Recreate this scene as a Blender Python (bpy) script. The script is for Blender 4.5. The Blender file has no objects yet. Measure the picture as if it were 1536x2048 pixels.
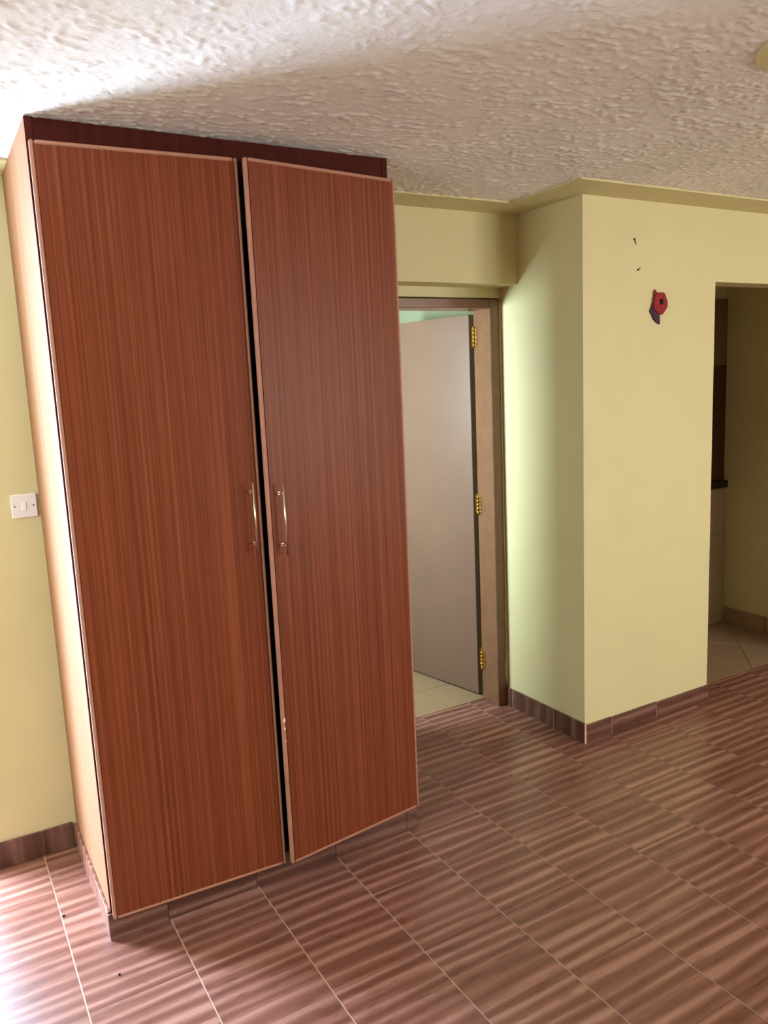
import bpy, bmesh, math, random
from mathutils import Matrix, Vector, noise

S = bpy.context.scene
COL = S.collection
random.seed(7)

# ------------------------------------------------------------------ camera
cam_d = bpy.data.cameras.new('camera')
cam = bpy.data.objects.new('camera', cam_d)
COL.objects.link(cam)
R_ = Vector((0.86204721, -0.50487731, -0.04442421))
U_ = Vector((0.11864589, 0.11580829, 0.98616002))
F_ = Vector((0.49274512, 0.85538725, -0.15973383))
M = Matrix.Identity(4)
for i in range(3):
    M[i][0], M[i][1], M[i][2] = R_[i], U_[i], -F_[i]
M.translation = Vector((-0.330, -2.3807, 1.6676))
cam.matrix_world = M
cam_d.sensor_fit = 'VERTICAL'
cam_d.sensor_height = 36.0
cam_d.lens = 1581.1 * 36.0 / 2048.0
cam_d.clip_start = 0.02
S.camera = cam

# ------------------------------------------------------------------ world and light
W = bpy.data.worlds.new('world')
S.world = W
W.use_nodes = True
W.node_tree.nodes['Background'].inputs[0].default_value = (0.75, 0.86, 1.0, 1)
W.node_tree.nodes['Background'].inputs[1].default_value = 1.0


def area(name, loc, look, sx, sy, power, color):
    l = bpy.data.lights.new(name, 'AREA')
    l.shape = 'RECTANGLE'
    l.size, l.size_y = sx, sy
    l.energy = power
    l.color = color
    o = bpy.data.objects.new(name, l)
    COL.objects.link(o)
    o.location = loc
    d = Vector(look) - Vector(loc)
    o.rotation_euler = d.to_track_quat('-Z', 'Y').to_euler()
    return o


area('balcony_ground_daylight', (-2.25, 1.75, 0.70), (0.0, 0.2, 1.50), 2.4, 1.3, 900, (0.63, 0.79, 1.0))
area('balcony_sky_daylight', (-1.95, 2.9, 2.6), (-0.1, 0.0, 0.3), 3.0, 2.6, 2100, (0.60, 0.76, 1.0))
area('rear_window_daylight', (4.5, -5.5, 1.60), (2.3, 0.0, 1.1), 2.6, 1.8, 300, (1.0, 0.94, 0.85))
area('left_wall_fill', (-2.20, -1.45, 2.05), (-0.1, 0.5, 0.5), 1.0, 1.0, 80, (0.86, 0.94, 1.0))  # added fill that brightens the wall left of the wardrobe, source unseen
area('bathroom_daylight', (0.20, 1.30, 1.60), (2.1, 0.60, 1.30), 0.50, 0.8, 105, (0.74, 0.92, 1.0))

S.view_settings.view_transform = 'Standard'
S.view_settings.look = 'None'
S.view_settings.gamma = 1.0
S.view_settings.use_curve_mapping = False
S.view_settings.exposure = 0.0
S.cycles.use_denoising = True
S.cycles.max_bounces = 10
S.cycles.diffuse_bounces = 6


# ------------------------------------------------------------------ materials
def new_mat(name, rough=0.6, spec=0.5):
    m = bpy.data.materials.new(name)
    m.use_nodes = True
    nt = m.node_tree
    b = nt.nodes['Principled BSDF']
    b.inputs['Roughness'].default_value = rough
    b.inputs['Specular IOR Level'].default_value = spec
    return m, nt, b


def node(nt, t, **kw):
    n = nt.nodes.new(t)
    for k, v in kw.items():
        setattr(n, k, v)
    return n


def ramp(nt, stops):
    n = nt.nodes.new('ShaderNodeValToRGB')
    e = n.color_ramp.elements
    while len(e) < len(stops):
        e.new(0.5)
    for i, (p, c) in enumerate(stops):
        e[i].position = p
        e[i].color = (*c, 1)
    return n


def coords(nt, scale, kind='Object', rand=None):
    t = node(nt, 'ShaderNodeTexCoord')
    mp = node(nt, 'ShaderNodeMapping')
    mp.inputs['Scale'].default_value = scale
    nt.links.new(t.outputs[kind], mp.inputs['Vector'])
    if rand:
        oi = node(nt, 'ShaderNodeObjectInfo')
        vm = node(nt, 'ShaderNodeVectorMath', operation='SCALE')
        vm.inputs[0].default_value = rand
        nt.links.new(oi.outputs['Random'], vm.inputs['Scale'])
        nt.links.new(vm.outputs[0], mp.inputs['Location'])
    return mp.outputs[0]


def noise_tex(nt, vec, scale=1.0, detail=3.0, rough=0.5, dist=0.0):
    n = node(nt, 'ShaderNodeTexNoise')
    n.inputs['Scale'].default_value = scale
    n.inputs['Detail'].default_value = detail
    n.inputs['Roughness'].default_value = rough
    n.inputs['Distortion'].default_value = dist
    nt.links.new(vec, n.inputs['Vector'])
    return n.outputs['Fac']


def mix(nt, fac, a, b, mode='MIX'):
    n = node(nt, 'ShaderNodeMix', data_type='RGBA', blend_type=mode)
    for sock, v in ((n.inputs[0], fac), (n.inputs[6], a), (n.inputs[7], b)):
        if isinstance(v, (int, float)):
            sock.default_value = v
        elif isinstance(v, tuple):
            sock.default_value = (*v, 1)
        else:
            nt.links.new(v, sock)
    return n.outputs[2]


def bump(nt, b, height, strength, dist):
    n = node(nt, 'ShaderNodeBump')
    n.inputs['Strength'].default_value = strength
    n.inputs['Distance'].default_value = dist
    nt.links.new(height, n.inputs['Height'])
    nt.links.new(n.outputs[0], b.inputs['Normal'])


def plain(name, color, rough=0.6, spec=0.5, metal=0.0, var=0.06, scale=14.0, bmp=0.0):
    m, nt, b = new_mat(name, rough, spec)
    v = coords(nt, (1, 1, 1))
    f = noise_tex(nt, v, scale, 4)
    dark = tuple(c * (1 - var) for c in color)
    lite = tuple(min(1, c * (1 + var)) for c in color)
    r = ramp(nt, [(0.3, dark), (0.7, lite)])
    nt.links.new(f, r.inputs[0])
    nt.links.new(r.outputs[0], b.inputs['Base Color'])
    b.inputs['Metallic'].default_value = metal
    if bmp:
        bump(nt, b, noise_tex(nt, v, scale * 12, 3), bmp, 0.002)
    return m


def wood(name, dark, mid, light, rough=0.38, spec=0.5, bands=46.0, rand=None):
    """ribbon grain running along local Z"""
    m, nt, b = new_mat(name, rough, spec)
    v = coords(nt, (bands, bands, 0.5), rand=rand)
    f = noise_tex(nt, v, 1.0, 3, 0.55, 0.15)
    r = ramp(nt, [(0.34, dark), (0.50, mid), (0.68, light)])
    nt.links.new(f, r.inputs[0])
    v2 = coords(nt, (420, 420, 7), rand=rand)
    g = noise_tex(nt, v2, 1.0, 2, 0.6)
    r2 = ramp(nt, [(0.35, (0.72, 0.70, 0.68)), (0.62, (1.06, 1.06, 1.06))])
    nt.links.new(g, r2.inputs[0])
    c = mix(nt, 0.6, r.outputs[0], r2.outputs[0], 'MULTIPLY')
    nt.links.new(c, b.inputs['Base Color'])
    bump(nt, b, g, 0.06, 0.001)
    return m


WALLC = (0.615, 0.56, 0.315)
m_wall = plain('pale_yellow_green_paint', WALLC, 0.55, 0.35, var=0.02, scale=5, bmp=0.08)
m_ceil, nt, b = new_mat('rough_white_ceiling_plaster', 0.9, 0.2)
v = coords(nt, (1, 1, 1))
f = noise_tex(nt, v, 3.0, 3)
r = ramp(nt, [(0.3, (0.77, 0.75, 0.735)), (0.7, (0.85, 0.83, 0.815))])
nt.links.new(f, r.inputs[0])
nt.links.new(r.outputs[0], b.inputs['Base Color'])
bump(nt, b, noise_tex(nt, coords(nt, (95, 150, 95)), 1.0, 4, 0.65), 0.6, 0.004)

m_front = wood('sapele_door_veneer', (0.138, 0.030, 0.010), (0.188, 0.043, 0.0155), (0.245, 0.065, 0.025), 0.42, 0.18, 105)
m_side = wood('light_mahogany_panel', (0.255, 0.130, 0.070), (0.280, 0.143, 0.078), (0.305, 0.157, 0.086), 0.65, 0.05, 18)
m_head = wood('dark_mahogany_rail', (0.050, 0.0075, 0.004), (0.060, 0.009, 0.005), (0.070, 0.011, 0.006), 0.6, 0.1)
m_edge = plain('pinkish_brown_edge_band', (0.42, 0.20, 0.135), 0.55, 0.15, var=0.08, scale=8)
m_inside = plain('dark_wardrobe_interior', (0.055, 0.018, 0.010), 0.8, 0.2)
m_chip = plain('bare_chip', (0.80, 0.70, 0.58), 0.8, 0.2)
m_nickel = plain('satin_nickel', (0.66, 0.56, 0.42), 0.28, 0.5, 1.0, 0.03)
m_brass = plain('polished_brass', (0.72, 0.43, 0.10), 0.25, 0.5, 1.0, 0.12, 60)
m_frame = plain('brown_frame_paint', (0.185, 0.088, 0.046), 0.28, 0.5, var=0.10, scale=18, bmp=0.08)
m_leaf = plain('taupe_door_paint', (0.170, 0.100, 0.070), 0.30, 0.5, var=0.04, scale=6, bmp=0.05)
m_plate = plain('white_switch_plastic', (0.80, 0.76, 0.78), 0.35, 0.5, var=0.01)
m_screw = plain('screw_metal', (0.30, 0.28, 0.27), 0.4, 0.5, 1.0)
m_grout = plain('pale_grout', (0.60, 0.42, 0.33), 0.9, 0.2, var=0.12, scale=30)
m_lgrout = plain('bathroom_grout', (0.22, 0.16, 0.10), 0.9, 0.2)
m_beige = plain('beige_floor_tile_glaze', (0.33, 0.225, 0.13), 0.35, 0.5, var=0.07, scale=25)
m_kfloor = plain('dim_kitchen_floor_tile_glaze', (0.30, 0.21, 0.135), 0.4, 0.4, var=0.07, scale=25)
m_ktile = plain('cream_wall_tile_glaze', (0.42, 0.33, 0.22), 0.3, 0.5, var=0.05, scale=25)
m_dtile = plain('maroon_wall_tile_glaze', (0.075, 0.022, 0.014), 0.3, 0.5, var=0.2, scale=30)
m_otile = plain('ochre_wall_tile_glaze', (0.19, 0.125, 0.050), 0.3, 0.5, var=0.06, scale=20)
m_stone = plain('black_granite', (0.015, 0.008, 0.008), 0.25, 0.5, var=0.5, scale=160)
m_alu = plain('white_window_frame_paint', (0.75, 0.75, 0.74), 0.4, 0.5, var=0.02)
m_crumb = plain('dark_crumb', (0.02, 0.012, 0.010), 0.8, 0.2)
m_red = plain('red_felt_petal', (0.27, 0.026, 0.033), 0.8, 0.2, var=0.25, scale=90)
m_purple = plain('dark_purple_felt_leaf', (0.060, 0.030, 0.050), 0.8, 0.2, var=0.4, scale=110)
m_black = plain('black_flower_centre', (0.012, 0.006, 0.006), 0.7, 0.2)


def tile_mat(name, axis, gain=1.0):
    """wood-look print, streaks running along local x (floor) or local z (skirting)"""
    m, nt, b = new_mat(name, 0.30, 0.5)
    rnd = (9.0, 0.21, 0.5) if axis == 'x' else (3.0, 5.0, 9.0)

    def sc(l, w):
        return (l, w, 1.0) if axis == 'x' else (w, w, l)
    wv = node(nt, 'ShaderNodeTexWave', wave_type='BANDS', bands_direction='Y' if axis == 'x' else 'DIAGONAL')
    wv.inputs['Scale'].default_value = 6.0 if axis == 'x' else 6.5
    wv.inputs['Distortion'].default_value = 5.0
    wv.inputs['Detail'].default_value = 2.0
    wv.inputs['Detail Scale'].default_value = 1.6
    nt.links.new(coords(nt, sc(0.10, 1.0), rand=rnd), wv.inputs['Vector'])
    f = noise_tex(nt, coords(nt, sc(0.45, 30.0), rand=rnd), 1.0, 2.5, 0.5, 0.5)
    mth = node(nt, 'ShaderNodeMix', data_type='FLOAT')
    mth.inputs[0].default_value = 0.36
    nt.links.new(f, mth.inputs[2])
    nt.links.new(wv.outputs['Fac'], mth.inputs[3])
    gg = lambda c: tuple(q * gain for q in c)
    r = ramp(nt, [(0.26, gg((0.165, 0.066, 0.047))), (0.45, gg((0.215, 0.092, 0.066))),
                  (0.60, gg((0.280, 0.130, 0.097))), (0.72, gg((0.39, 0.205, 0.155)))])
    nt.links.new(mth.outputs[0], r.inputs[0])
    g = noise_tex(nt, coords(nt, sc(6.0, 170.0), rand=rnd), 1.0, 3, 0.6, 0.2)
    r2 = ramp(nt, [(0.30, (0.78, 0.75, 0.73)), (0.65, (1.10, 1.10, 1.10))])
    nt.links.new(g, r2.inputs[0])
    k = noise_tex(nt, coords(nt, sc(11.0, 36.0), rand=rnd), 1.0, 2, 0.5)
    r3 = ramp(nt, [(0.28, (0.66, 0.60, 0.58)), (0.42, (1, 1, 1))])
    nt.links.new(k, r3.inputs[0])
    c = mix(nt, 0.7, r.outputs[0], r2.outputs[0], 'MULTIPLY')
    c = mix(nt, 0.7, c, r3.outputs[0], 'MULTIPLY')
    nt.links.new(c, b.inputs['Base Color'])
    bump(nt, b, g, 0.05, 0.001)
    return m


m_tile = tile_mat('wood_look_floor_tile', 'x')
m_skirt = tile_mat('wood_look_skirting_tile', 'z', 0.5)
m_skirt_x = tile_mat('darkened_wood_look_skirting_tile', 'x', 0.55)


# ------------------------------------------------------------------ geometry helpers
class MB:
    def __init__(self):
        self.bm = bmesh.new()

    def box(self, x0, x1, y0, y1, z0, z1, bev=0.0, seg=1):
        t = bmesh.new()
        bmesh.ops.create_cube(t, size=1.0)
        for vv in t.verts:
            vv.co = Vector((x0 + (vv.co.x + .5) * (x1 - x0), y0 + (vv.co.y + .5) * (y1 - y0), z0 + (vv.co.z + .5) * (z1 - z0)))
        if bev:
            bmesh.ops.bevel(t, geom=t.edges[:], offset=bev, segments=seg, affect='EDGES', profile=0.6)
        self.merge(t)
        return self

    def merge(self, t):
        me = bpy.data.meshes.new('tmp')
        t.to_mesh(me)
        t.free()
        self.bm.from_mesh(me)
        bpy.data.meshes.remove(me)

    def cyl(self, p0, p1, r, n=14, r2=None, smooth=True):
        p0, p1 = Vector(p0), Vector(p1)
        d = p1 - p0
        t = bmesh.new()
        bmesh.ops.create_cone(t, cap_ends=True, segments=n, radius1=r, radius2=r if r2 is None else r2, depth=d.length)
        q = d.to_track_quat('Z', 'Y')
        for vv in t.verts:
            vv.co = q @ vv.co + (p0 + p1) / 2
        for fc in t.faces:
            if smooth and len(fc.verts) == 4:
                fc.smooth = True
        self.merge(t)
        return self

    def prism(self, poly, z0, z1, top_inset=0.0):
        """poly: list of (x, y), extruded from z0 to z1, top shrunk a little"""
        n = len(poly)
        cx = sum(q[0] for q in poly) / n
        cy = sum(q[1] for q in poly) / n
        lo = [self.bm.verts.new((x, y, z0)) for x, y in poly]
        hi = []
        for x, y in poly:
            dx, dy = x - cx, y - cy
            L = math.hypot(dx, dy) or 1
            k = max(0.0, 1 - top_inset / L)
            hi.append(self.bm.verts.new((cx + dx * k, cy + dy * k, z1)))
        self.bm.faces.new(hi)
        self.bm.faces.new(lo[::-1])
        for i in range(n):
            j = (i + 1) % n
            self.bm.faces.new((lo[i], lo[j], hi[j], hi[i]))
        return self

    def mesh(self, name, mat):
        bmesh.ops.recalc_face_normals(self.bm, faces=self.bm.faces[:])
        me = bpy.data.meshes.new(name)
        self.bm.to_mesh(me)
        self.bm.free()
        me.materials.append(mat)
        return me


def link(name, me, parent=None, **props):
    o = bpy.data.objects.new(name, me)
    COL.objects.link(o)
    if parent:
        o.parent = parent
    for k, val in props.items():
        o[k] = val
    return o


def boxo(name, mat, dims, parent=None, bev=0.0, **props):
    return link(name, MB().box(*dims, bev=bev).mesh(name, mat), parent, **props)


def struct(name, mat, boxes, **props):
    mb = MB()
    for d in boxes:
        mb.box(*d)
    return link(name, mb.mesh(name, mat), None, kind='structure', **props)


def empty(name, loc, label=None, cat=None, group=None, kind=None):
    o = bpy.data.objects.new(name, None)
    COL.objects.link(o)
    o.location = loc
    o.empty_display_size = 0.1
    if label: o['label'] = label
    if cat: o['category'] = cat
    if group: o['group'] = group
    if kind: o['kind'] = kind
    return o


def clip(poly, x0, x1, y0, y1):
    for ax, val, sgn in ((0, x0, 1), (0, x1, -1), (1, y0, 1), (1, y1, -1)):
        out = []
        for i in range(len(poly)):
            a, c = poly[i], poly[(i + 1) % len(poly)]
            ia, ic = (a[ax] - val) * sgn >= 0, (c[ax] - val) * sgn >= 0
            if ia: out.append(a)
            if ia != ic:
                t = (val - a[ax]) / (c[ax] - a[ax])
                out.append((a[0] + t * (c[0] - a[0]), a[1] + t * (c[1] - a[1])))
        poly = out
        if len(poly) < 3: return []
    return poly


# ------------------------------------------------------------------ key dimensions (metres)
H = 2.41
D = 0.621          # plane of the wall the wardrobe stands against
WD = 1.1105        # wardrobe width
XJ, YR = 2.132, 0.141   # jog wall plane, right wall plane
YB, YD = 0.5637, 0.700  # beam face, bathroom door wall
XO = 2.978         # left edge of the kitchen opening
KX, KY = 4.146, 0.945
XL, YF = -1.9, -4.7     # far left wall, wall behind the camera
AX = -0.35              # outer corner of the back wall, alcove beyond

# ------------------------------------------------------------------ room shell
floor = struct('floor', m_grout, [(XL - .2, 5.42, YF - .2, 2.6, -0.12, -0.0015)], label='wood-look tiled floor')
wall_back = struct('wall_back', m_wall, [(AX, 1.1125, D, 0.83, -0.0015, H)], label='pale yellow-green wall the wardrobe stands against')
struct('wall_pier_light_block', m_wall, [(XL, -0.75, 0.42, 0.69, -0.0015, H)])  # unseen block, added to narrow the gap the balcony light enters by
struct('wall_alcove_light_block', m_wall, [(AX, AX + .12, 0.83, 2.6, -0.0015, H)])  # unseen, added to keep balcony light out of the bathroom window
wl = -0.0015
struct('wall_bathroom', m_wall, [(1.1125, 1.28, YD, 0.83, wl, H), (1.28, XJ, YD, 0.83, 2.048, H), (1.1125, XJ, YB, YD, 2.094, H)],
       label='wall with deep beam over the bathroom doorway')
wall_jog = struct('wall_jog', m_wall, [(XJ, XJ + .16, YR, 0.83, wl, H)], label='short side wall next to the bathroom doorway')
wall_right = struct('wall_right', m_wall, [(XJ + .16, XO, YR, YR + .13, wl, H), (XO, 3.95, YR, YR + .13, 2.072, H), (3.95, 5.3, YR, YR + .13, wl, H)],
                    label='pale yellow-green wall with the kitchen opening')
struct('wall_side', m_wall, [(5.3, 5.42, YF - .12, YR + .13, wl, H)])
struct('wall_left', m_wall, [(XL - .12, XL, YF, -1.8, wl, H), (XL - .12, XL, -0.7, 0.69, wl, H), (XL - .12, XL, -1.8, -0.7, wl, .95), (XL - .12, XL, -1.8, -0.7, 2.25, H)])
struct('wall_front', m_wall, [(XL, 2.9, YF - .12, YF, wl, H), (5.2, 5.3, YF - .12, YF, wl, H), (2.9, 5.2, YF - .12, YF, wl, 0.75), (2.9, 5.2, YF - .12, YF, 2.2, H)])
struct('wall_bath_left', m_wall, [(0.36, 0.46, 0.83, 0.96, wl, H), (0.36, 0.46, 1.58, 2.5, wl, H), (0.36, 0.46, 0.96, 1.58, wl, 1.15), (0.36, 0.46, 0.96, 1.58, 1.95, H)])
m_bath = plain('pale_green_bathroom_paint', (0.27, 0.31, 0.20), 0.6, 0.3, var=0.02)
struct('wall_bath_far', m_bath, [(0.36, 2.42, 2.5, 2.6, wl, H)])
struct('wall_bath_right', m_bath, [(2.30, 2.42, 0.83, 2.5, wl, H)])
wall_kitchen = struct('wall_kitchen_back', m_wall, [(2.42, KX + .12, KY, KY + .12, wl, H)], label='dim kitchen wall seen through the opening')
struct('wall_kitchen_side', m_wall, [(KX, KX + .12, YR + .13, KY, wl, H)])
for nm, fr in (('window_1', (2.9, 5.2, YF - .09, YF - .03, 0.75, 2.2)),):
    x0, x1, y0, y1, z0, z1 = fr
    xm = (x0 + x1) / 2
    struct(nm, m_alu, [(x0, x0 + .05, y0, y1, z0, z1), (x1 - .05, x1, y0, y1, z0, z1), (x0 + .05, x1 - .05, y0, y1, z1 - .05, z1),
                       (x0 + .05, x1 - .05, y0, y1, z0, z0 + .05), (xm - .025, xm + .025, y0, y1, z0 + .05, z1 - .05)])


# ceiling: trowelled plaster, real relief where the photograph shows it
def plaster(x, y):
    a = noise.noise((x * 24, y * 50, 1.3))
    b2 = noise.noise((x * 52, y * 92, 4.1))
    c2 = noise.noise((x * 5, y * 8, 9.7))
    h = 0.50 * a + 0.52 * b2 + 0.22 * c2
    flake = max(0.0, h - 0.10)
    return 0.0032 * min(1.0, flake * 4.0) + 0.0022 * (b2 * .5 + .5)


gx0, gx1, gy0, gy1, st = -0.9, 3.9, -2.3, 0.83, 0.0065
nx, ny = int((gx1 - gx0) / st), int((gy1 - gy0) / st)
verts, faces = [], []
for j in range(ny + 1):
    y = gy0 + (gy1 - gy0) * j / ny
    for i in range(nx + 1):
        x = gx0 + (gx1 - gx0) * i / nx
        e = 0.0 if i in (0, nx) or j in (0, ny) else 1.0
        verts.append((x, y, H - e * plaster(x, y)))
w = nx + 1
for j in range(ny):
    for i in range(nx):
        k = j * w + i
        faces.append((k, k + w, k + w + 1, k + 1))
ox0, ox1, oy0, oy1 = XL - .12, 5.42, YF - .12, 2.6
for (a0, a1, b0, b1) in ((ox0, gx0, oy0, gy1), (gx1, ox1, oy0, oy1), (gx0, gx1, oy0, gy0), (AX, gx1, gy1, oy1)):
    k = len(verts)
    verts += [(a0, b0, H), (a0, b1, H), (a1, b1, H), (a1, b0, H)]
    faces.append((k, k + 1, k + 2, k + 3))
for (a0, a1, b0, b1) in ((ox0, ox1, oy0, gy1), (AX, ox1, gy1, oy1)):
    k = len(verts)
    verts += [(a0, b0, H + .1), (a0, b1, H + .1), (a1, b1, H + .1), (a1, b0, H + .1)]
    faces.append((k, k + 3, k + 2, k + 1))
me = bpy.data.meshes.new('ceiling')
me.from_pydata(verts, [], faces)
me.materials.append(m_ceil)
for pl in me.polygons:
    pl.use_smooth = True
link('ceiling', me, None, kind='structure', label='rough trowelled white plaster ceiling')

# smooth painted margin that runs round the ceiling along the walls
SW, SZ = 0.19, H - 0.0085
struct('trim_1', m_wall, [(XJ - SW, XJ, YR - SW, YB - SW, SZ, H)])
struct('trim_2', m_wall, [(XJ, 5.3, YR - SW, YR, SZ, H)])
struct('trim_3', m_wall, [(1.1125, XJ, YB - SW, YB, SZ, H)])
struct('trim_4', m_wall, [(AX, -0.001, D - SW, D, SZ, H)])

# ------------------------------------------------------------------ floor tiles, one object each
TX, TY = 0.300, 0.305
X0T, Y0T = 0.7763, 0.334       # a joint corner of the grid
tile_full = MB().prism([(-TX / 2 + .0020, -TY / 2 + .0003), (TX / 2 - .0020, -TY / 2 + .0003), (TX / 2 - .0020, TY / 2 - .0003), (-TX / 2 + .0020, TY / 2 - .0003)],
                       -0.008, 0.0, 0.0003).mesh('floor_tile', m_tile)


count = 0
for i in range(-7, 14):
    for j in range(-9, 3):
        x0, x1 = X0T + i * TX, X0T + (i + 1) * TX
        y0, y1 = Y0T + j * TY, Y0T + (j + 1) * TY
        # leave out what stands inside solid walls or the wardrobe plinth
        if y0 >= 0.83 - 1e-6 or x0 > 4.9: continue
        lim = None
        if x0 >= XJ - .001 or (x1 > XJ + .05 and y0 > YR - .02):
            lim = (x0, x1, y0, min(y1, YR + .13)) if x0 >= XJ - .001 else None
        if x0 > -0.02 and x1 < 1.13 and y0 > 0: continue
        if x1 < 1.0 and y0 > D: continue
        if x1 < 1.12 and y1 > D: lim = (x0, x1, y0, D)
        if x0 < XJ < x1 and y1 > YR + .13:
            lim = (x0, XJ if y0 > YR else x1, y0, min(y1, 0.826))
        elif y1 > 0.826:
            lim = (x0, x1, y0, 0.826)
        if x0 >= XJ - .001 and y1 > YR + .13: lim = (x0, x1, y0, YR + .13)
        if x0 > 3.85 and lim: lim = (x0, x1, y0, min(y1, YR))
        if lim is None:
            o = link('floor_tile', tile_full, floor)
            o.location = ((x0 + x1) / 2, (y0 + y1) / 2, 0)
        else:
            a0, a1, b0, b1 = lim
            if a1 - a0 < .01 or b1 - b0 < .01: continue
            mx, my = (x0 + x1) / 2, (y0 + y1) / 2
            pm = MB().prism([(a0 - mx + .0017, b0 - my + .0003), (a1 - mx - .0017, b0 - my + .0003), (a1 - mx - .0017, b1 - my - .0003), (a0 - mx + .0017, b1 - my - .0003)],
                            -0.008, 0.0, 0.0003).mesh('floor_tile', m_tile)
            o = link('floor_tile', pm, floor)
            o.location = (mx, my, 0)
        count += 1


def light_tiles(x0, x1, y0, y1, size, ox, oy, ang, name, mat):
    """cream tiles of the wet rooms, clipped to the room"""
    boxo('grout_bed', m_lgrout, (x0, x1, y0, y1, -0.006, -0.0008), floor)
    ca, sa = math.cos(ang), math.sin(ang)
    h = size / 2 - 0.0018
    for i in range(-9, 10):
        for j in range(-9, 10):
            u, vv = (i + .5) * size, (j + .5) * size
            P = [(u - h, vv - h), (u + h, vv - h), (u + h, vv + h), (u - h, vv + h)]
            P = [(ox + ca * a - sa * c, oy + sa * a + ca * c) for a, c in P]
            P = clip(P, x0, x1, y0, y1)
            if len(P) < 3: continue
            ar = abs(sum(P[q][0] * P[(q + 1) % len(P)][1] - P[(q + 1) % len(P)][0] * P[q][1] for q in range(len(P)))) / 2
            if ar < 4e-4: continue
            link(name, MB().prism(P, -0.004, 0.0008, 0.0006).mesh(name, mat), floor)


light_tiles(1.2, 2.30, 0.828, 2.2, 0.30, 1.857, 1.10, 0.0, 'bathroom_floor_tile', m_beige)
light_tiles(2.60, KX, YR + .131, KY, 0.33, 3.84, 0.577, math.radians(45), 'kitchen_floor_tile', m_kfloor)


# ------------------------------------------------------------------ skirting tiles
sk = 0.011


def flat_skirting(x0, x1, y, th, h, parent):
    """skirting piece on a wall that faces -y, its wood print running along it"""
    cx = (x0 + x1) / 2
    mb = MB().box(x0 - cx + .0007, x1 - cx - .0007, .0006, h, 0, th, bev=.001)
    o = link('skirting_tile', mb.mesh('skirting_tile', m_skirt_x), parent)
    o.location = (cx, y, 0)
    o.rotation_euler = (math.pi / 2, 0, 0)
    return o


def skirting(base_name, label, runs, streaks=False):
    e = empty(base_name, (0, 0, 0), label, None, None, 'structure')
    for (ax, fixed, d, s0, s1, z1) in runs:
        # ax: the axis the run follows; fixed: wall plane; d: outward offset of the tile face
        f0, f1 = min(fixed, fixed + d), max(fixed, fixed + d)
        g = 0.0014
        dims = (s0 + g, s1 - g, f0, f1, 0.0006, z1) if ax == 'x' else (f0, f1, s0 + g, s1 - g, 0.0006, z1)
        cx, cy = (dims[0] + dims[1]) / 2, (dims[2] + dims[3]) / 2
        if streaks:
            o = flat_skirting(dims[0], dims[1], dims[3], sk, dims[5], e)
            continue
        mb = MB().box(dims[0] - cx, dims[1] - cx, dims[2] - cy, dims[3] - cy, dims[4], dims[5], bev=0.0012)
        o = link('skirting_tile', mb.mesh('skirting_tile', m_skirt), e)
        o.location = (cx, cy, 0)
    gj = MB()
    for (ax, fixed, d, s0, s1, z1) in runs:
        f0, f1 = min(fixed, fixed + d * .85), max(fixed, fixed + d * .85)
        if ax == 'x': gj.box(s0 + .001, s1 - .0012, f0, f1, 0.0004, z1 - .001)
        else: gj.box(f0, f1, s0, s1, 0.0004, z1 - .001)
    link('joint_grout', gj.mesh('joint_grout', m_grout), e)
    return e


skirting('baseboard_back', 'dark wood-look skirting tiles on wall left of the wardrobe',
         [('x', D, -sk, AX, -0.121, .097), ('x', D, -sk, -0.121, -0.014, .097)])
skirting('baseboard_jog', 'wood-look skirting tiles on the short jog wall',
         [('y', XJ, -sk, 0.645, 0.695, .095), ('y', XJ, -sk, 0.339, 0.645, .095), ('y', XJ, -sk, YR - sk, 0.339, .095)])
skirting('baseboard_right', 'wood-look skirting tiles on the right wall',
         [('x', YR, -sk, XJ + .0005, 2.297, .085), ('x', YR, -sk, 2.297, 2.598, .083), ('x', YR, -sk, 2.598, XO, .080),
          ('x', YR, -sk, 3.95, 4.25, .080), ('x', YR, -sk, 4.25, 4.55, .080), ('x', YR, -sk, 4.55, 4.85, .080)], True)
kb = empty('baseboard_kitchen', (0, 0, 0), 'cream skirting tiles in the dim kitchen', None, None, 'structure')
for y0, y1 in ((0.275, 0.605), (0.609, 0.905)):
    boxo('skirting_tile', m_beige, (KX - .01, KX, y0, y1, .0012, .105), kb, .001)

# ------------------------------------------------------------------ wardrobe
wr = empty('wardrobe', (0, 0, 0), 'tall built-in wardrobe with two red-brown striped wooden doors, reaching the ceiling', 'wardrobe')
ZT = H - 0.0035
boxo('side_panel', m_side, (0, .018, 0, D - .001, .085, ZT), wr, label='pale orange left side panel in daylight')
boxo('side_panel', m_front, (WD - .018, WD, 0, D - .001, .085, ZT), wr)
boxo('edge_strip', m_head, (-.0004, .0184, -.0016, .0004, .085, ZT), wr, label='dark front edge of left side panel')
boxo('edge_strip', m_head, (WD - .0184, WD + .0004, -.0016, .0004, .085, ZT), wr)
boxo('top_rail', m_head, (.019, WD - .019, .0015, .0195, 2.31, ZT), wr, label='dark brown filler rail under the ceiling')
boxo('bottom_panel', m_inside, (.019, WD - .019, .003, D - .016, .086, .104), wr)
boxo('back_panel', m_inside, (.019, WD - .019, D - .012, D - .002, .086, 2.31), wr)
boxo('shelf', m_inside, (.019, WD - .019, .04, D - .014, 1.95, 1.968), wr)
boxo('partition', m_inside, (.558, .574, .04, D - .014, .106, 1.948), wr)
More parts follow.
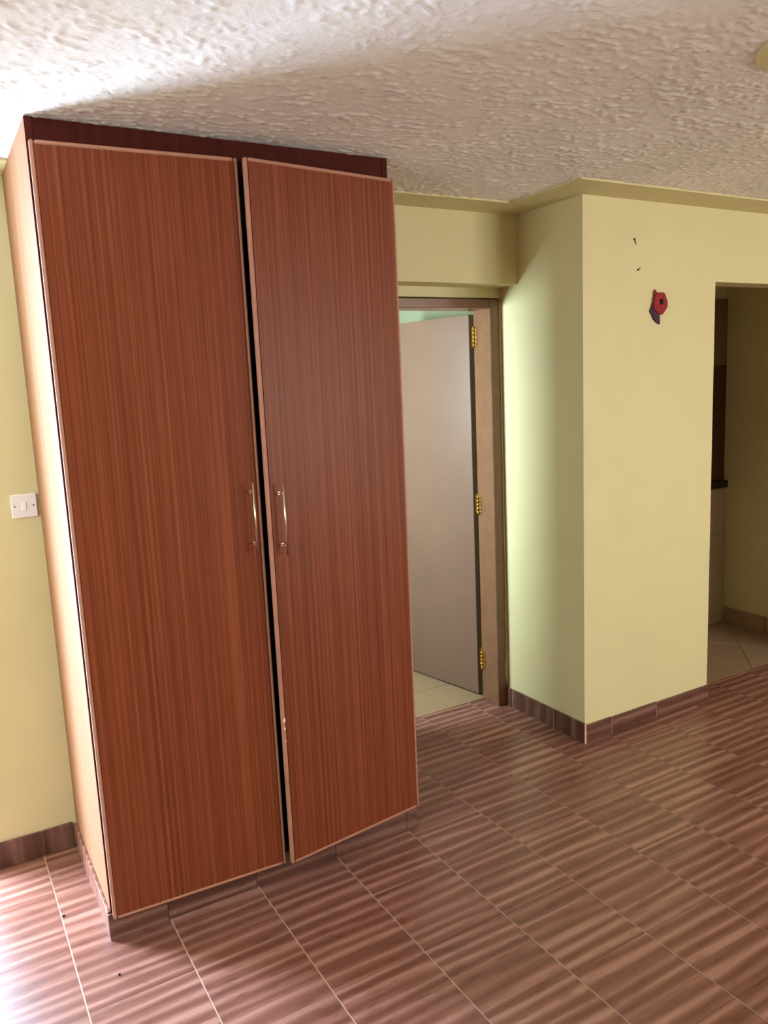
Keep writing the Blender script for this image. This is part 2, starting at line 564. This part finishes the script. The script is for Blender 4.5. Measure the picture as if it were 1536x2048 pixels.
# plinth with its own skirting tiles, the front ones darkened to imitate shade
boxo('plinth', m_grout, (.004, WD - .004, .001, D - .001, .0004, .084), wr)
for x0, x1 in ((-.010, .172), (.172, .473), (.473, .774), (.774, 1.075), (1.075, WD + .010)):
    flat_skirting(x0, x1, 0.0, .010, .088, wr)
for y0, y1 in ((.001, .30), (.301, D - .013)):
    cy = (y0 + y1) / 2
    o = link('skirting_tile', MB().box(-.010, -0.0005, y0 - cy, y1 - cy, .0008, .092, bev=.001).mesh('skirting_tile', m_tile), wr)
    o.location = (0, cy, 0)
o = link('skirting_tile', MB().box(0.0005, .010, -.29, .29, .0008, .088, bev=.001).mesh('skirting_tile', m_tile), wr)
o.location = (WD, .30, 0)


def wardrobe_door(hx, sgn, w_, z0, z1, ang, handle_x, hz, label):
    """slab hinged at x = hx; sgn=+1 runs to +x, -1 to -x; local face at y=-.020"""
    x0, x1 = (0, w_) if sgn > 0 else (-w_, 0)
    e = .0125
    o = link('door', MB().box(x0 + e, x1 - e, -.0200, -.0025, z0 + e, z1 - e).mesh('door', m_front), wr, label=label)
    o.location = (hx, -.002, 0)
    o.rotation_euler = (0, 0, math.radians(ang))
    mb = MB()
    for d in ((x0, x0 + e, -.0203, -.002, z0, z1), (x1 - e, x1, -.0203, -.002, z0, z1),
              (x0 + e, x1 - e, -.0203, -.002, z0, z0 + e), (x0 + e, x1 - e, -.0203, -.002, z1 - e, z1)):
        mb.box(*d, bev=.0080, seg=3)
    link('edge_band', mb.mesh('edge_band', m_edge), o, label='pinkish brown edge banding')
    hb = MB()
    hb.cyl((handle_x, -.050, hz - .112), (handle_x, -.050, hz + .112), .0036, 14)
    for dz in (-.082, .082):
        hb.cyl((handle_x, -.020, hz + dz), (handle_x, -.050, hz + dz), .0030, 12)
        hb.cyl((handle_x, -.0195, hz + dz), (handle_x, -.022, hz + dz), .0050, 14)
    link('handle', hb.mesh('handle', m_nickel), o, label='slim satin nickel bar handle')
    return o


dl = wardrobe_door(.004, +1, .567, .072, 2.345, -2.8, .533, 1.272, 'left wardrobe door, slightly ajar')
dr = wardrobe_door(1.124, -1, .557, .087, 2.339, 7.0, -.515, 1.262, 'right wardrobe door, standing further ajar')
# chips on the free edge of the right door and a flake on the side panel
for z, r_ in ((.600, .0075), (.571, .0055), (.527, .0035)):
    P = [(-.557 + .0060 + r_ * .62 * math.cos(a) * random.uniform(.8, 1.15), z + r_ * math.sin(a) * random.uniform(.8, 1.2)) for a in [q * math.tau / 9 for q in range(9)]]
    mb = MB()
    mb.prism(P, 0, .0006)
    for vv in mb.bm.verts:
        vv.co = Vector((vv.co.x, -.0205 - vv.co.z, vv.co.y))
    link('edge_chip', mb.mesh('edge_chip', m_chip), dr, label='pale chip in the door edge')
mb = MB()
mb.prism([(.200, 1.812), (.208, 1.808), (.214, 1.826), (.213, 1.842), (.205, 1.848), (.199, 1.83)], 0, .0007)
for vv in mb.bm.verts:
    vv.co = Vector((-.0001 - vv.co.z, vv.co.x, vv.co.y))
link('paint_flake', mb.mesh('paint_flake', m_plate), wr, label='white flake on the side panel')

# ------------------------------------------------------------------ bathroom door
d1 = empty('door_1', (2.07, .76, 0), 'taupe painted bathroom door standing open in brown frame', None, None, 'structure')


def at(o):
    o.location = (-2.07, -.76, 0)
    return o


fm = MB()
fm.box(2.070, 2.1315, .690, .826, .0012, 2.042, bev=.003)
fm.box(1.285, 1.346, .690, .826, .0012, 2.042, bev=.003)
fm.box(1.346, 2.070, .690, .826, 1.999, 2.042, bev=.003)
at(link('door_frame', fm.mesh('door_frame', m_frame), d1, label='glossy brown painted door frame'))
# uneven line of wall paint along the frame
mb = MB()
n = 40
pts_l, pts_r = [], []
for q in range(n + 1):
    z = .12 + (2.03 - .12) * q / n
    wv = 2.1245 + .003 * noise.noise((z * 6, 3.1, 0)) - (.006 if .13 < z < .22 else 0)
    pts_l.append((wv, z))
    pts_r.append((2.1316, z))
for q in range(n):
    va = [mb.bm.verts.new((x, .6890, z)) for x, z in (pts_l[q], pts_r[q], pts_r[q + 1], pts_l[q + 1])]
    vb = [mb.bm.verts.new((x, .6905, z)) for x, z in (pts_l[q], pts_r[q], pts_r[q + 1], pts_l[q + 1])]
    mb.bm.faces.new(va); mb.bm.faces.new(vb[::-1])
    for a_, c_ in ((0, 1), (1, 2), (2, 3), (3, 0)):
        mb.bm.faces.new((va[a_], va[c_], vb[c_], vb[a_]))
bmesh.ops.remove_doubles(mb.bm, verts=mb.bm.verts[:], dist=1e-6)
at(link('paint_overlap', mb.mesh('paint_overlap', m_wall), d1, label='cream wall paint lapping onto the frame'))
# leaf: hinged at its right edge, opened into the bathroom
leaf = link('door_leaf', MB().box(-.038, 0, 0, .715, .012, 1.988, bev=.002).mesh('door_leaf', m_leaf), d1, label='taupe flush door leaf')
leaf.location = (2.112 - 2.07, .876 - .76, 0)
leaf.rotation_euler = (0, 0, math.radians(10.5))
for z in (.215, 1.040, 1.876):
    mb = MB()
    mb.box(2.0672, 2.0702, .796, .814, z - .048, z + .048, bev=.0006)
    for q in range(5):
        a0 = z - .048 + q * .0195
        mb.cyl((2.066, .818, a0), (2.066, .818, a0 + .0180), .0072 if q % 2 else .0066, 12)
    mb.cyl((2.066, .818, z - .052), (2.066, .818, z + .052), .0045, 10)
    h = at(link('hinge', mb.mesh('hinge', m_brass), d1, label='brass butt hinge'))
    mb = MB()
    for dz in (-.03, 0, .03):
        mb.cyl((2.0672, .795, z + dz), (2.0660, .795, z + dz), .0042, 10)
    hs = link('hinge_screws', mb.mesh('hinge_screws', m_screw), h)
    mb = MB()
    mb.box(2.078, 2.106, .8720, .8752, z - .048, z + .048, bev=.0006)
    link('hinge_plate', mb.mesh('hinge_plate', m_brass), h)

# ------------------------------------------------------------------ kitchen wall: tiles and stone ledge
def wall_tiles(mat, x0, x1, z0, z1, sx, sz, yface, th, name):
    x = x1
    while x > x0 + .02:
        a = max(x0, x - sx)
        z = z0
        while z < z1 - .01:
            c = min(z1, z + sz)
            boxo(name, mat, (a + .001, x - .001, yface - th, yface, z + .001, c - .001), wall_kitchen, .0008)
            z = c
        x = a


wall_tiles(m_ktile, 3.2, KX - .001, .0015, .905, .30, .3012, KY, .030, 'wall_tile')
wall_tiles(m_dtile, 3.2, KX - .001, .957, 1.690, .30, .3665, KY, .012, 'wall_tile')
wall_tiles(m_otile, 3.2, KX - .001, 1.690, 2.100, .30, .41, KY, .012, 'wall_tile')
ld = boxo('stone_ledge', m_stone, (3.2, KX - .001, KY - .045, KY - .0005, .907, .955), None, .004)
ld['label'] = 'black stone ledge between tile bands on the dim kitchen wall'
ld['category'] = 'ledge'

# ------------------------------------------------------------------ small things
# blank switch plate left of the wardrobe
sw = empty('switch_plate', (-.0505, D, 1.304), 'square white switch plate on wall left of the wardrobe', 'switch')
boxo('plate', m_plate, (-.0415, .0415, -.009, 0, -.0410, .0410), sw, .002)
boxo('rocker', m_plate, (-.0075, .0075, -.0115, -.008, -.0150, .0150), sw, .0012)
for sx in (-.030, .030):
    o = link('screw', MB().cyl((0, -.0085, 0), (0, -.0100, 0), .0032, 12).mesh('screw', m_screw), sw)
    o.location = (sx, 0, 0)

# felt flower on the right wall
fl = empty('wall_flower', (2.580, YR, 1.955), 'small red flower ornament with dark centre and purple leaves on right wall', 'ornament')
fl.rotation_euler = (0, 0, 0)


def flat_shape(name, pts, y0, y1, mat, parent, dome=0.0):
    mb = MB()
    mb.prism(pts, 0, y1 - y0, .0015)
    for vv in mb.bm.verts:
        vv.co = Vector((vv.co.x, -y0 - vv.co.z, vv.co.y))
    return link(name, mb.mesh(name, mat), parent)


pet = []
for q in range(36):
    a = q * math.tau / 36
    rr = .044 * (1 + .05 * math.cos(5 * a + .8))
    pet.append((.010 + rr * 1.0 * math.cos(a), .014 + rr * 1.12 * math.sin(a)))
flat_shape('petal_disc', pet, .006, .016, m_red, fl)
flat_shape('petal_tip', [(-.026, .052), (-.020, .040), (-.006, .050), (-.012, .062), (-.024, .074)], .005, .013, m_red, fl)
flat_shape('leaf', [(-.010, -.010), (-.018, .030), (-.034, .012), (-.050, -.022), (-.042, -.032), (-.024, -.036), (-.004, -.036)], 0, .008, m_purple, fl)
flat_shape('leaf', [(-.040, -.030), (.004, -.030), (.012, -.046), (.012, -.078), (-.006, -.070), (-.026, -.056)], 0, .010, m_purple, fl)
flat_shape('flower_centre', [(.012 + .0105 * math.cos(q * math.tau / 14), .020 + .014 * math.sin(q * math.tau / 14)) for q in range(14)], .0155, .021, m_black, fl)

# two small dark nail stubs above the flower
for (x, z, dx, dz, lab) in ((2.434, 2.239, .010, -.022, 'upper dark bent nail stub in right wall above red flower'),
                            (2.457, 2.110, .014, .010, 'lower dark bent nail stub in right wall just above red flower')):
    mb = MB()
    mb.cyl((x, YR + .001, z), (x, YR - .005, z), .0040, 10, .003)
    mb.cyl((x, YR - .003, z), (x + dx, YR - .004, z + dz), .0020, 8, .0012)
    o = link('nail', mb.mesh('nail', m_crumb), None, label=lab, category='nail')

# smooth painted ceiling rose
mb = MB()
t = bmesh.new()
bmesh.ops.create_cone(t, cap_ends=True, segments=48, radius1=.157, radius2=.154, depth=.006)
mb.merge(t)
cr = link('ceiling_rose', mb.mesh('ceiling_rose', m_wall), None, label='round olive painted patch on the rough ceiling at right', category='ceiling rose')
cr.rotation_euler = (math.pi, 0, 0)
cr.location = (1.618, -1.190, H - .0045)

# crumbs on the floor
for (x, y, L, lab) in ((-.019, -.173, .010, 'dark crumb on sunlit floor in front of the wardrobe'),
                       (-.116, .201, .011, 'thin dark sliver on sunlit floor left of the wardrobe')):
    t = bmesh.new()
    bmesh.ops.create_icosphere(t, subdivisions=2, radius=1)
    for vv in t.verts:
        vv.co = Vector((vv.co.x * L * .45 * (1 + .3 * vv.co.y), vv.co.y * .0035, .0026 + vv.co.z * .0026))
    mb = MB()
    mb.merge(t)
    o = link('crumb', mb.mesh('crumb', m_crumb), None, label=lab, category='crumb')
    o.location = (x, y, 0.0)
    o.rotation_euler = (0, 0, 1.1 if y < 0 else .35)
